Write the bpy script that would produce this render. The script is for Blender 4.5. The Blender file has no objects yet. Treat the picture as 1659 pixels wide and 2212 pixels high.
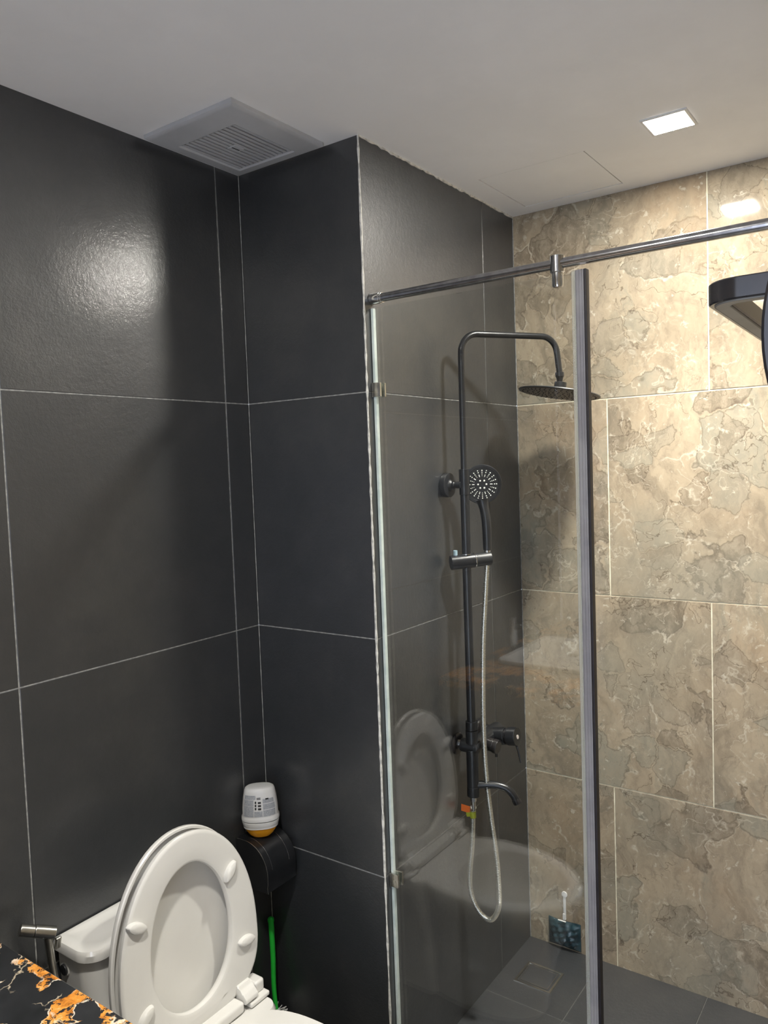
import bpy, bmesh, math, random
from mathutils import Vector, Matrix
random.seed(7)
C = bpy.context.scene
COL = C.collection
PI = math.pi

# ------------------------------------------------------------------ camera
CAM = (1.5138, -1.5123, 1.6219)
yaw, pitch, roll = 0.6201, -0.0592, -0.0360
cy, sy, cp, sp = math.cos(yaw), math.sin(yaw), math.cos(pitch), math.sin(pitch)
fw = Vector((-sy*cp, cy*cp, sp)); r0 = Vector((cy, sy, 0)); u0 = r0.cross(fw)
rt = math.cos(roll)*r0 + math.sin(roll)*u0
up = -math.sin(roll)*r0 + math.cos(roll)*u0
cd = bpy.data.cameras.new('camera'); cam = bpy.data.objects.new('camera', cd); COL.objects.link(cam)
cam.matrix_world = Matrix(((rt.x, up.x, -fw.x, CAM[0]), (rt.y, up.y, -fw.y, CAM[1]), (rt.z, up.z, -fw.z, CAM[2]), (0, 0, 0, 1)))
cd.sensor_fit = 'VERTICAL'; cd.sensor_height = 24.0; cd.lens = 1683.9*24.0/2212; cd.clip_start = 0.02
C.camera = cam

# ------------------------------------------------------------------ world, lights, exposure
AMBIENT_FILL = 4.3  # world fill, added to lift the ceiling and walls
w = bpy.data.worlds.new('world'); C.world = w; w.use_nodes = True
w.node_tree.nodes['Background'].inputs[0].default_value = (0.75, 0.82, 1, 1)
w.node_tree.nodes['Background'].inputs[1].default_value = AMBIENT_FILL
C.view_settings.view_transform = 'Standard'; C.view_settings.look = 'None'
C.view_settings.gamma = 1; C.view_settings.exposure = 0.0
try: C.view_settings.use_curve_mapping = False
except Exception: pass
SPREAD = 86.0
GLOW1, GLOW2 = 640.0, 560.0
LAMP1 = 12.5      # shower ceiling lamp, power of a beam added to brighten the lower wall
LAMP2 = 7.0      # ceiling lamp over the vanity side, power of its added beam
X1, Y2, ZC, ZF = 0.397, 0.815, 2.4, 0.02
XR, YR = 1.76, -2.02      # right and rear walls

# ------------------------------------------------------------------ helpers
def obj(name, bm, mat, parent=None, smooth=True, label=None):
    me = bpy.data.meshes.new(name)
    if parent is not None:
        o3 = Vector(parent.location)
        if parent.parent is not None: o3 = o3 + Vector(parent.parent.location)
        bmesh.ops.translate(bm, verts=bm.verts, vec=-o3)
    bmesh.ops.recalc_face_normals(bm, faces=bm.faces)
    if smooth:
        for f in bm.faces: f.smooth = True
        for e in bm.edges:
            if len(e.link_faces) == 2 and e.calc_face_angle(0) > math.radians(38): e.smooth = False
    bm.to_mesh(me); bm.free()
    ms = mat if isinstance(mat, (list, tuple)) else [mat]
    for m in ms: me.materials.append(m)
    o = bpy.data.objects.new(name, me); COL.objects.link(o)
    if parent is not None: o.parent = parent
    if smooth:
        wn_ = o.modifiers.new('weighted normals', 'WEIGHTED_NORMAL'); wn_.keep_sharp = True; wn_.mode = 'FACE_AREA'
    if label: o['label'] = label
    return o
def thing(name, label, cat, loc, group=None):
    o = bpy.data.objects.new(name, None); COL.objects.link(o); o.location = loc
    o.empty_display_size = 0.05; o['label'] = label; o['category'] = cat
    if group: o['group'] = group
    return o
def tag(o, label, cat, group=None):
    o['label'] = label; o['category'] = cat
    if group: o['group'] = group
    return o
def struct(name, bm, mat, smooth=False, parent=None):
    o = obj(name, bm, mat, parent, smooth)
    if parent is None: o['kind'] = 'structure'
    return o
def BM(): return bmesh.new()
def box(bm, a, b, bev=0.0, seg=2, mi=0, M=None):
    ca = [(x+y)/2 for x, y in zip(a, b)]; s = [abs(y-x) for x, y in zip(a, b)]
    t = bmesh.new(); bmesh.ops.create_cube(t, size=1.0, matrix=Matrix.Diagonal((*s, 1)))
    if bev > 0: bmesh.ops.bevel(t, geom=t.edges[:], offset=bev, segments=seg, profile=0.5, affect='EDGES')
    T = Matrix.Translation(ca)
    if M is not None: T = T @ M
    bmesh.ops.transform(t, matrix=T, verts=t.verts)
    join(bm, t, mi)
def join(bm, t, mi=None):
    mp = {}
    for v in t.verts: mp[v] = bm.verts.new(v.co)
    for f in t.faces:
        try:
            n = bm.faces.new([mp[v] for v in f.verts]); n.material_index = f.material_index if mi is None else mi
        except ValueError: pass
    t.free()
def rings(bm, R, cap0=True, cap1=True, closed=False, mi=0):
    V = [[bm.verts.new(c) for c in r] for r in R]; n = len(V[0])
    L = len(V)
    for i in range(L if closed else L-1):
        A, B = V[i], V[(i+1) % L]
        for j in range(n):
            f = bm.faces.new([A[j], A[(j+1) % n], B[(j+1) % n], B[j]]); f.material_index = mi
    if not closed:
        if cap0: bm.faces.new(V[0][::-1]).material_index = mi
        if cap1: bm.faces.new(V[-1]).material_index = mi
def frame(d):
    d = Vector(d).normalized(); a = Vector((0, 0, 1)) if abs(d.z) < 0.9 else Vector((1, 0, 0))
    u = d.cross(a).normalized(); v = d.cross(u).normalized(); return d, u, v
def lathe(bm, base, axis, prof, n=32, mi=0):
    # prof: list of (distance along axis, radius)
    d, u, v = frame(axis); base = Vector(base)
    R = [[base + d*t + (u*math.cos(2*PI*k/n) + v*math.sin(2*PI*k/n))*max(r, 1e-5) for k in range(n)] for t, r in prof]
    rings(bm, R, mi=mi)
def cyl(bm, a, b, r, n=32, bev=0.001, r2=None, mi=0):
    a = Vector(a); b = Vector(b); L = (b-a).length; r2 = r if r2 is None else r2
    lathe(bm, a, b-a, [(0, r-bev), (bev*.3, r-bev*.3), (bev, r), (L-bev, r2), (L-bev*.3, r2-bev*.3), (L, r2-bev)], n, mi)
def smooth_path(pts, sub=12):
    P = [Vector(p) for p in pts]; out = []
    P = [P[0]*2-P[1]] + P + [P[-1]*2-P[-2]]
    for i in range(1, len(P)-2):
        for k in range(sub):
            t = k/sub; a, b, c, d = P[i-1], P[i], P[i+1], P[i+2]
            out.append(0.5*((2*b) + (c-a)*t + (2*a-5*b+4*c-d)*t*t + (3*b-a-3*c+d)*t**3))
    out.append(P[-2]); return out
def fillet(pts, rad, seg=10):
    P = [Vector(p) for p in pts]; out = [P[0]]
    for i in range(1, len(P)-1):
        a, b, c = P[i-1], P[i], P[i+1]; d1 = (a-b).normalized(); d2 = (c-b).normalized()
        ang = d1.angle(d2); t = rad/math.tan(ang/2); p1 = b+d1*t; p2 = b+d2*t
        cen = b + (d1+d2).normalized()*(rad/math.sin(ang/2))
        e1 = p1-cen; e2 = p2-cen
        ax_ = e1.cross(e2).normalized(); th_ = e1.angle(e2)
        for k in range(seg+1): out.append(cen + Matrix.Rotation(th_*k/seg, 3, ax_) @ e1)
    out.append(P[-1]); return out
def tube(bm, pts, rad, n=20, mi=0):
    P = [Vector(p) for p in pts]; T = []
    for i in range(len(P)):
        T.append((P[min(i+1, len(P)-1)]-P[max(i-1, 0)]).normalized())
    d, u, v = frame(T[0]); R = []
    for i, p in enumerate(P):
        if i: 
            q = T[i-1].rotation_difference(T[i]); u = q @ u; v = q @ v
        r = rad(i) if callable(rad) else rad
        R.append([p + (u*math.cos(2*PI*k/n) + v*math.sin(2*PI*k/n))*r for k in range(n)])
    rings(bm, R, mi=mi)
def resample(P, step):
    out = [P[0].copy()]; acc = 0.0
    for a, b in zip(P, P[1:]):
        L = (b-a).length; s = step-acc
        while s <= L: out.append(a+(b-a)*(s/L)); s += step
        acc = (acc+L) % step
    return out
def extrude_poly(bm, pts, vec, mi=0):
    vec = Vector(vec)
    rings(bm, [[Vector(p) for p in pts], [Vector(p)+vec for p in pts]], mi=mi)

# ------------------------------------------------------------------ materials
def mat(name, col=(0.5, 0.5, 0.5), rough=0.5, metal=0.0, **kw):
    m = bpy.data.materials.new(name); m.use_nodes = True
    b = m.node_tree.nodes['Principled BSDF']
    b.inputs['Base Color'].default_value = (*col, 1); b.inputs['Roughness'].default_value = rough; b.inputs['Metallic'].default_value = metal
    for k, v in kw.items(): b.inputs[k].default_value = v
    return m
class G:
    """small node-graph builder"""
    def __init__(s, m): s.t = m.node_tree; s.b = s.t.nodes['Principled BSDF']
    def n(s, typ, ins=None, **props):
        nd = s.t.nodes.new(typ)
        for k, v in props.items(): setattr(nd, k, v)
        for k, v in (ins or {}).items():
            if hasattr(v, 'links') or isinstance(v, bpy.types.NodeSocket): s.t.links.new(v, nd.inputs[k])
            else: nd.inputs[k].default_value = v
        return nd
    def math(s, op, a, b=0.0, clamp=False):
        return s.n('ShaderNodeMath', {0: a, 1: b}, operation=op, use_clamp=clamp).outputs[0]
    def vadd(s, a, b): return s.n('ShaderNodeVectorMath', {0: a, 1: b}, operation='ADD').outputs[0]
    def vscale(s, a, k): 
        nd = s.n('ShaderNodeVectorMath', {0: a}, operation='SCALE'); nd.inputs['Scale'].default_value = k; return nd.outputs[0]
    def vmul(s, a, b): return s.n('ShaderNodeVectorMath', {0: a, 1: b}, operation='MULTIPLY').outputs[0]
    def noise(s, vec, scale, detail=4.0, rough=0.55, dist=0.0):
        return s.n('ShaderNodeTexNoise', {'Vector': vec, 'Scale': scale, 'Detail': detail, 'Roughness': rough, 'Distortion': dist})
    def ramp(s, fac, stops):
        nd = s.n('ShaderNodeValToRGB', {0: fac}); e = nd.color_ramp.elements
        while len(e) < len(stops): e.new(0.5)
        for el, (p, c) in zip(e, stops): el.position = p; el.color = (*c, 1) if len(c) == 3 else c
        return nd.outputs[0]
    def mix(s, fac, a, b):
        nd = s.n('ShaderNodeMix', data_type='RGBA'); 
        for i, v in ((0, fac), (6, a), (7, b)):
            if isinstance(v, bpy.types.NodeSocket): s.t.links.new(v, nd.inputs[i])
            else: nd.inputs[i].default_value = v if i == 0 else (*v, 1)
        return nd.outputs[2]
    def link(s, o, name): s.t.links.new(o, s.b.inputs[name])
    def bump(s, h, strength=0.1, dist=0.01):
        nd = s.n('ShaderNodeBump', {'Height': h, 'Strength': strength, 'Distance': dist}); s.link(nd.outputs[0], 'Normal')
    def pos(s):
        o = s.n('ShaderNodeTexCoord').outputs['Object']
        a = s.n('ShaderNodeAttribute', attribute_name='tile_offset').outputs['Vector']
        return s.vadd(o, a)
def gray(v): return (v, v, v)

def dark_tile_mat():
    m = mat('dark slate tile', rough=0.45, **{'Coat Weight': 0.55, 'Coat Roughness': 0.13, 'Coat IOR': 1.5}); g = G(m); p = g.pos()
    n1 = g.noise(p, 2.2, 6, 0.62); n2 = g.noise(p, 9.0, 8, 0.7)
    f = g.math('ADD', g.math('MULTIPLY', n1.outputs[0], 0.6), g.math('MULTIPLY', n2.outputs[0], 0.4))
    g.link(g.ramp(f, [(0.36, (0.014, 0.017, 0.020)), (0.5, (0.023, 0.025, 0.028)), (0.66, (0.039, 0.040, 0.041))]), 'Base Color')
    g.link(g.ramp(f, [(0.35, gray(0.50)), (0.65, gray(0.40))]), 'Roughness')
    n3 = g.noise(p, 85.0, 5, 0.7); n4 = g.noise(p, 420.0, 2, 0.5)
    h = g.math('ADD', n3.outputs[0], g.math('MULTIPLY', n4.outputs[0], 0.25))
    g.bump(h, 0.26, 0.004); cb = g.n('ShaderNodeBump', {'Height': h, 'Strength': 0.13, 'Distance': 0.004}); g.link(cb.outputs[0], 'Coat Normal')
    m.node_tree.nodes['Principled BSDF'].inputs['Specular IOR Level'].default_value = 0.95
    return m
def marble_mat():
    m = mat('beige breccia marble tile', rough=0.06); g = G(m); p = g.pos()
    c0 = (-.5, -.5, -.5)
    w1 = g.vscale(g.vadd(g.noise(p, 2.6, 4, 0.6).outputs['Color'], c0), 0.42)
    w2 = g.vscale(g.vadd(g.noise(p, 13.0, 4, 0.6).outputs['Color'], c0), 0.06)
    w3 = g.vscale(g.vadd(g.noise(p, 60.0, 3, 0.6).outputs['Color'], c0), 0.012)
    wp = g.vadd(g.vadd(g.vadd(p, w1), w2), w3)
    ws = g.vadd(g.vadd(p, w2), w3)
    rot = g.n('ShaderNodeMapping', {'Vector': wp}); rot.inputs['Rotation'].default_value = (0, 0.45, 0); rot.inputs['Scale'].default_value = (3.4, 1, 0.7)
    streak = g.noise(rot.outputs[0], 2.4, 10, 0.68, 0.2).outputs[0]
    base = g.ramp(streak, [(0.30, (0.19, 0.165, 0.125)), (0.41, (0.30, 0.25, 0.18)), (0.50, (0.38, 0.315, 0.225)), (0.57, (0.42, 0.35, 0.25)), (0.64, (0.33, 0.295, 0.22)), (0.74, (0.30, 0.285, 0.225))])
    fine = g.noise(g.vmul(ws, (1.3, 1, 0.6)), 30, 8, 0.72).outputs[0]
    c = g.mix(g.ramp(fine, [(0.36, gray(0.5)), (0.52, gray(0))]), base, (0.215, 0.18, 0.135))
    # fragments at two sizes
    def frag(c, vec, sc, t0, amt, shift):
        v = g.n('ShaderNodeTexVoronoi', {'Vector': g.vadd(vec, shift), 'Scale': sc})
        sep = g.n('ShaderNodeSeparateColor', {0: v.outputs['Color']})
        k = g.ramp(sep.outputs[0], [(t0, gray(0)), (t0+.01, gray(1))])
        fc = g.ramp(sep.outputs[1], [(0.0, (0.15, 0.125, 0.092)), (0.4, (0.22, 0.18, 0.13)), (0.7, (0.25, 0.232, 0.18)), (1.0, (0.30, 0.29, 0.228))])
        fc = g.mix(g.ramp(fine, [(0.42, gray(0)), (0.62, gray(0.75))]), fc, (0.37, 0.32, 0.24))
        ed = g.n('ShaderNodeTexVoronoi', {'Vector': g.vadd(vec, shift), 'Scale': sc}, feature='DISTANCE_TO_EDGE').outputs[0]
        soft = g.ramp(ed, [(0.0, gray(0.0)), (0.03, gray(1))])
        dark = g.ramp(ed, [(0.015, gray(0)), (0.03, gray(0.5)), (0.06, gray(0))])
        c = g.mix(g.math('MULTIPLY', g.math('MULTIPLY', k, soft), amt), c, fc)
        return g.mix(g.math('MULTIPLY', k, dark), c, (0.10, 0.075, 0.052)), ed, k
    c, ed1, k1 = frag(c, wp, 5.5, 0.72, 0.72, (0.3, 0.2, 0.7))
    c, ed2, k2 = frag(c, ws, 11.0, 0.80, 0.55, (4.3, 1.2, 2.7))
    # large greyish clouds, rusty clouds
    c = g.mix(g.ramp(g.noise(p, 2.0, 4, 0.55).outputs[0], [(0.50, gray(0)), (0.66, gray(0.42))]), c, (0.28, 0.275, 0.222))
    c = g.mix(g.ramp(g.noise(g.vadd(p, (7, 3, 1)), 3.0, 5, 0.6).outputs[0], [(0.54, gray(0)), (0.74, gray(0.45))]), c, (0.38, 0.255, 0.15))
    # broken pale veins: ridges of warped noise, and pale flecks beside fragments
    def ridge(vec, sc, det, w_):
        n_ = g.noise(vec, sc, det, 0.55).outputs[0]
        a = g.math('ABSOLUTE', g.math('SUBTRACT', n_, 0.5)); return g.ramp(a, [(0.0, gray(1)), (w_, gray(0))])
    for sc, w_, ms, mt, amt in ((3.2, 0.006, 5.0, 0.52, 0.50), (8.5, 0.010, 6.0, 0.54, 0.55), (19.0, 0.016, 9.0, 0.57, 0.50)):
        r_ = ridge(g.vadd(wp, (sc, 2*sc, sc)), sc, 3, w_)
        k = g.ramp(g.noise(g.vadd(ws, (sc, 0, 3)), ms, 5, 0.65).outputs[0], [(mt-.03, gray(0)), (mt+.06, gray(1))])
        c = g.mix(g.math('MULTIPLY', g.math('MULTIPLY', r_, k), amt), c, (0.62, 0.56, 0.44))
    e1_ = g.ramp(ed1, [(0.0, gray(1)), (0.03, gray(0))]); k = g.ramp(g.noise(ws, 12.0, 5, 0.7).outputs[0], [(0.53, gray(0)), (0.60, gray(1))])
    c = g.mix(g.math('MULTIPLY', g.math('MULTIPLY', e1_, k), 0.6), c, (0.62, 0.57, 0.46))
    fl = g.ramp(g.noise(ws, 38.0, 4, 0.6).outputs[0], [(0.64, gray(0)), (0.70, gray(0.6))])
    c = g.mix(fl, c, (0.62, 0.57, 0.46))
    # dark hairline cracks
    r_ = ridge(g.vadd(wp, (9.1, 1.7, 5.4)), 3.6, 4, 0.0035); k = g.ramp(g.noise(p, 3.2, 3, 0.6).outputs[0], [(0.50, gray(0)), (0.56, gray(1))])
    c = g.mix(g.math('MULTIPLY', g.math('MULTIPLY', r_, k), 0.7), c, (0.09, 0.065, 0.045))
    r_ = ridge(g.vadd(ws, (2.1, 5.7, 3.4)), 14.0, 4, 0.009); k = g.ramp(g.noise(g.vadd(p, (5, 5, 5)), 5.2, 3, 0.6).outputs[0], [(0.55, gray(0)), (0.61, gray(1))])
    c = g.mix(g.math('MULTIPLY', g.math('MULTIPLY', r_, k), 0.45), c, (0.12, 0.10, 0.075))
    g.link(g.mix(0.06, c, (0.05, 0.04, 0.03)), 'Base Color')
    g.bump(g.noise(p, 5.0, 2, 0.5).outputs[0], 0.03, 0.003)
    return m
def counter_mat():
    m = mat('black and gold marble', rough=0.12); g = G(m); p = g.n('ShaderNodeTexCoord').outputs['Object']
    c0 = (-.5, -.5, -.5)
    ws = g.vadd(p, g.vscale(g.vadd(g.noise(p, 16, 4, 0.6).outputs['Color'], c0), 0.075))
    ws = g.vadd(ws, g.vscale(g.vadd(g.noise(p, 70, 3, 0.6).outputs['Color'], c0), 0.012))
    ve = g.n('ShaderNodeTexVoronoi', {'Vector': g.vadd(ws, (.37, .11, 0)), 'Scale': 13.0}, feature='DISTANCE_TO_EDGE').outputs[0]
    big = g.noise(g.vadd(p, (0.62, 0.30, 0)), 8.0, 2, 0.5).outputs[0]
    th = g.math('MULTIPLY', g.math('SUBTRACT', big, 0.405, True), 2.1)
    d = g.math('SUBTRACT', th, ve)
    inside = g.ramp(d, [(0.0, gray(0)), (0.02, gray(1))])
    rim = g.ramp(d, [(0.0, gray(0)), (0.012, gray(1)), (0.035, gray(1)), (0.06, gray(0))])
    hol = g.ramp(g.noise(g.vmul(ws, (1, .7, 1)), 75, 5, 0.65).outputs[0], [(0.455, gray(0)), (0.49, gray(1))])
    tint = g.noise(ws, 40, 5, 0.65).outputs[0]
    gold = g.ramp(tint, [(0.30, (0.16, 0.055, 0.01)), (0.42, (0.52, 0.19, 0.025)), (0.55, (0.62, 0.27, 0.05)), (0.66, (0.60, 0.42, 0.22)), (0.76, (0.72, 0.68, 0.6))])
    base = g.ramp(g.noise(p, 11, 4, 0.6).outputs[0], [(0.35, (0.010, 0.011, 0.012)), (0.55, (0.018, 0.019, 0.021)), (0.7, (0.038, 0.041, 0.044))])
    c = g.mix(g.math('MULTIPLY', inside, hol), base, gold)
    rk = g.ramp(g.noise(ws, 24, 4, 0.6).outputs[0], [(0.48, gray(0)), (0.56, gray(1))])
    c = g.mix(g.math('MULTIPLY', g.math('MULTIPLY', rim, rk), 0.8), c, (0.66, 0.60, 0.50))
    ve2 = g.n('ShaderNodeTexVoronoi', {'Vector': g.vadd(ws, (1, 2, 3)), 'Scale': 9.0}, feature='DISTANCE_TO_EDGE').outputs[0]
    e = g.ramp(ve2, [(0.0, gray(1)), (0.018, gray(0))]); kk = g.ramp(g.noise(p, 14, 3, 0.6).outputs[0], [(0.50, gray(0)), (0.56, gray(1))])
    c = g.mix(g.math('MULTIPLY', g.math('MULTIPLY', e, kk), 0.85), c, (0.60, 0.50, 0.36))
    g.link(c, 'Base Color'); return m
def speckle(m, c1, c2, scale, lo=0.42, hi=0.6, bump=0.0, bs=200):
    g = G(m); p = g.n('ShaderNodeTexCoord').outputs['Object']
    g.link(g.ramp(g.noise(p, scale, 5, 0.6).outputs[0], [(lo, c1), (hi, c2)]), 'Base Color')
    if bump: g.bump(g.noise(p, bs, 3, 0.6).outputs[0], bump, 0.002)
    return m
M_TILE = dark_tile_mat(); M_MARBLE = marble_mat(); M_COUNTER = counter_mat()
M_GROUT = speckle(mat('pale grey grout', rough=0.85), (0.22, 0.225, 0.22), (0.36, 0.36, 0.34), 60)
M_GROUT_D = speckle(mat('dark grey grout', rough=0.85), (0.075, 0.075, 0.07), (0.12, 0.12, 0.11), 50)
M_GROUT_W = speckle(mat('cream grout', rough=0.85), (0.62, 0.58, 0.44), (0.78, 0.74, 0.58), 40)
M_CEIL = speckle(mat('white ceiling paint', rough=0.8), (0.86, 0.86, 0.85), (0.90, 0.90, 0.89), 3, bump=0.06, bs=90)
M_CERAMIC = speckle(mat('white glazed ceramic', rough=0.09, **{'Coat Weight': 0.4, 'Coat Roughness': 0.03}), (0.70, 0.69, 0.66), (0.74, 0.73, 0.70), 4)
M_SEAT = speckle(mat('white seat plastic', rough=0.2), (0.69, 0.68, 0.65), (0.72, 0.71, 0.68), 5)
M_BLACK = speckle(mat('satin black coated metal', rough=0.3, **{'Specular IOR Level': 0.6}), (0.008, 0.009, 0.011), (0.014, 0.015, 0.017), 20)
M_MATTE = speckle(mat('matt black metal', rough=0.42), (0.012, 0.013, 0.015), (0.02, 0.021, 0.022), 15)
M_GLOSSB = speckle(mat('glossy black steel', rough=0.22, metal=0.0, **{'Specular IOR Level': 0.4, 'Coat Weight': 0.15, 'Coat Roughness': 0.08}), (0.012, 0.012, 0.014), (0.022, 0.02, 0.02), 12)
M_CHROME = speckle(mat('chrome steel', rough=0.14, metal=1.0), (0.60, 0.60, 0.60), (0.70, 0.70, 0.70), 30)
M_RAIL = speckle(mat('brushed dark steel', rough=0.2, metal=1.0), (0.36, 0.36, 0.37), (0.45, 0.45, 0.46), 60)
M_STEEL = speckle(mat('brushed nickel', rough=0.26, metal=1.0), (0.50, 0.49, 0.45), (0.62, 0.60, 0.55), 50)
M_SEAL = speckle(mat('translucent grey seal', rough=0.35, **{'Transmission Weight': 0.45, 'IOR': 1.4}), (0.40, 0.39, 0.41), (0.50, 0.49, 0.50), 9)
M_GASKET = speckle(mat('greenish white silicone', rough=0.45), (0.52, 0.60, 0.57), (0.66, 0.73, 0.69), 14)
M_CAULK = speckle(mat('white caulk', rough=0.7), (0.50, 0.50, 0.46), (0.80, 0.79, 0.72), 45, 0.4, 0.55)
M_RUBBER = speckle(mat('black rubber', rough=0.5), (0.008, 0.006, 0.008), (0.016, 0.012, 0.014), 30)
M_PLASTIC = speckle(mat('white moulded plastic', rough=0.35), (0.66, 0.66, 0.65), (0.70, 0.70, 0.69), 6)
M_VENT = speckle(mat('grey white vent plastic', rough=0.5), (0.46, 0.47, 0.48), (0.51, 0.52, 0.53), 6)
M_NOZ = mat('pale silicone nozzle', (0.85, 0.85, 0.78), 0.4)
M_DARK = mat('dark gap', (0.02, 0.02, 0.02), 0.8)
M_CEILGAP = mat('painted gap shade', (0.05, 0.05, 0.05), 0.8)  # near-black, paints the shade seen in the hatch gap
def emit(name, col, s):
    m = bpy.data.materials.new(name); m.use_nodes = True; t = m.node_tree; t.nodes.clear()
    e = t.nodes.new('ShaderNodeEmission'); e.inputs[0].default_value = (*col, 1); e.inputs[1].default_value = s
    o = t.nodes.new('ShaderNodeOutputMaterial'); t.links.new(e.outputs[0], o.inputs[0]); return m
def glass_mat():
    m = bpy.data.materials.new('clear glass sheet'); m.use_nodes = True; t = m.node_tree; t.nodes.clear()
    tr = t.nodes.new('ShaderNodeBsdfTransparent'); tr.inputs[0].default_value = (0.955, 0.965, 0.96, 1)
    gl = t.nodes.new('ShaderNodeBsdfGlossy'); gl.inputs[0].default_value = (1, 1, 1, 1); gl.inputs['Roughness'].default_value = 0.0
    # Schlick reflectance from the facing ratio, the same on both faces of the sheet
    lw = t.nodes.new('ShaderNodeLayerWeight'); lw.inputs['Blend'].default_value = 0.5
    pw = t.nodes.new('ShaderNodeMath'); pw.operation = 'POWER'; t.links.new(lw.outputs['Facing'], pw.inputs[0]); pw.inputs[1].default_value = 5.0
    fr = t.nodes.new('ShaderNodeMath'); fr.operation = 'MULTIPLY_ADD'; t.links.new(pw.outputs[0], fr.inputs[0]); fr.inputs[1].default_value = 0.957; fr.inputs[2].default_value = 0.056
    mx = t.nodes.new('ShaderNodeMixShader'); o = t.nodes.new('ShaderNodeOutputMaterial')
    t.links.new(fr.outputs[0], mx.inputs[0]); t.links.new(tr.outputs[0], mx.inputs[1]); t.links.new(gl.outputs[0], mx.inputs[2]); t.links.new(mx.outputs[0], o.inputs[0])
    return m
M_GLASS = glass_mat()

# ------------------------------------------------------------------ room shell
def tile_wall(name, org, u, v, nrm, W, H, us, rows, grout, m_tile, m_grout, seed, thick=0.1, back=0.0015, round_=0.0008):
    """wall in the plane org + a*u + b*v facing nrm; rows = row boundaries, us(row) = vertical joints"""
    rnd = random.Random(seed); org, u, v, nrm = map(Vector, (org, u, v, nrm))
    bm = bmesh.new(); lay = bm.loops.layers.float_vector.new('tile_offset')
    def quadbox(a0, a1, b0, b1, d0, d1, mi, off, bev=0.0):
        P = lambda a, b, d: bm.verts.new(org + u*a + v*b + nrm*d)
        A = [P(a0, b0, d0), P(a1, b0, d0), P(a1, b1, d0), P(a0, b1, d0)]
        B = [P(a0, b0, d1-bev), P(a1, b0, d1-bev), P(a1, b1, d1-bev), P(a0, b1, d1-bev)]
        T = [P(a0+bev, b0+bev, d1), P(a1-bev, b0+bev, d1), P(a1-bev, b1-bev, d1), P(a0+bev, b1-bev, d1)]
        fs = [bm.faces.new(A[::-1])]
        for i in range(4):
            j = (i+1) % 4
            fs.append(bm.faces.new([A[i], A[j], B[j], B[i]])); fs.append(bm.faces.new([B[i], B[j], T[j], T[i]]))
        fs.append(bm.faces.new(T))
        for f in fs:
            f.material_index = mi
            for l in f.loops: l[lay] = off
    quadbox(0, W, 0, H, -thick, -back, 1, (0, 0, 0))
    for i in range(len(rows)-1):
        b0, b1 = rows[i], rows[i+1]
        xs = [0.0]+sorted(x for x in us(i) if 0 < x < W)+[W]
        for a0, a1 in zip(xs, xs[1:]):
            g0 = grout/2 if a0 > 0 else 0.0; g1 = grout/2 if a1 < W else 0.0
            h0 = grout/2 if b0 > 0 else 0.0; h1 = grout/2 if b1 < H else 0.0
            off = (rnd.uniform(-20, 20), rnd.uniform(-20, 20), rnd.uniform(-20, 20))
            quadbox(a0+g0, a1-g1, b0+h0, b1-h1, -back-0.004, 0.0, 0, off, round_)
    o = struct(name, bm, [m_tile, m_grout])
    return o
R5 = [0, 0.6, 1.2, 1.8, ZC]
every = lambda s, off=0.0: [off+s*k for k in range(-8, 9)]
# left wall (x = 0) from the rear wall to the pipe casing
tile_wall('wall_left', (0, YR, 0), (0, 1, 0), (0, 0, 1), (1, 0, 0), -YR, ZC, lambda r: every(0.6, -YR-0.083), R5, 0.0032, M_TILE, M_GROUT, 1)
# front of the pipe casing (y = 0), its side (x = X1)
tile_wall('wall_casing_front', (0, 0, 0), (1, 0, 0), (0, 0, 1), (0, -1, 0), X1-0.003, ZC, lambda r: [], R5, 0.0032, M_TILE, M_GROUT, 2)
tile_wall('wall_casing_side', (X1, 0.003, 0), (0, 1, 0), (0, 0, 1), (1, 0, 0), Y2-0.003, ZC, lambda r: [Y2-0.2075-0.003], R5, 0.0028, M_TILE, M_GROUT, 3)
def back_joints(r): return every(0.6, 0.5895) if r in (1, 3) else every(0.6, 0.297)
tile_wall('wall_back', (X1, Y2, 0), (1, 0, 0), (0, 0, 1), (0, -1, 0), XR-X1, ZC, back_joints, R5, 0.0038, M_MARBLE, M_GROUT_W, 14)
tile_wall('wall_right', (XR, YR, 0), (0, 1, 0), (0, 0, 1), (-1, 0, 0), Y2-YR, ZC, lambda r: every(0.6, 0.3), R5, 0.003, M_MARBLE, M_GROUT_W, 5)
# rear wall behind the camera, with an added opening that lets fill light in
DRX0, DRX1, DRZ = 0.86, 1.66, 2.05
tile_wall('wall_rear', (0, YR, 0), (1, 0, 0), (0, 0, 1), (0, 1, 0), DRX0, ZC, lambda r: every(0.6, 0.26), R5, 0.003, M_MARBLE, M_GROUT_W, 6)
tile_wall('wall_rear_right', (DRX1, YR, 0), (1, 0, 0), (0, 0, 1), (0, 1, 0), XR-DRX1, ZC, lambda r: [], R5, 0.003, M_MARBLE, M_GROUT_W, 7)
tile_wall('wall_rear_top', (DRX0, YR, DRZ), (1, 0, 0), (0, 0, 1), (0, 1, 0), DRX1-DRX0, ZC-DRZ, lambda r: [], [0, ZC-DRZ], 0.003, M_MARBLE, M_GROUT_W, 8)
def floor_joints(r): return [0.643-0.0, 0.963, 1.563]
tile_wall('floor', (0, YR, ZF), (1, 0, 0), (0, 1, 0), (0, 0, 1), XR, Y2-YR, floor_joints, [0, 0.12, 0.72, 1.32, 1.92, 0.495-YR, Y2-YR], 0.002, M_TILE, M_GROUT_D, 9)
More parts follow.
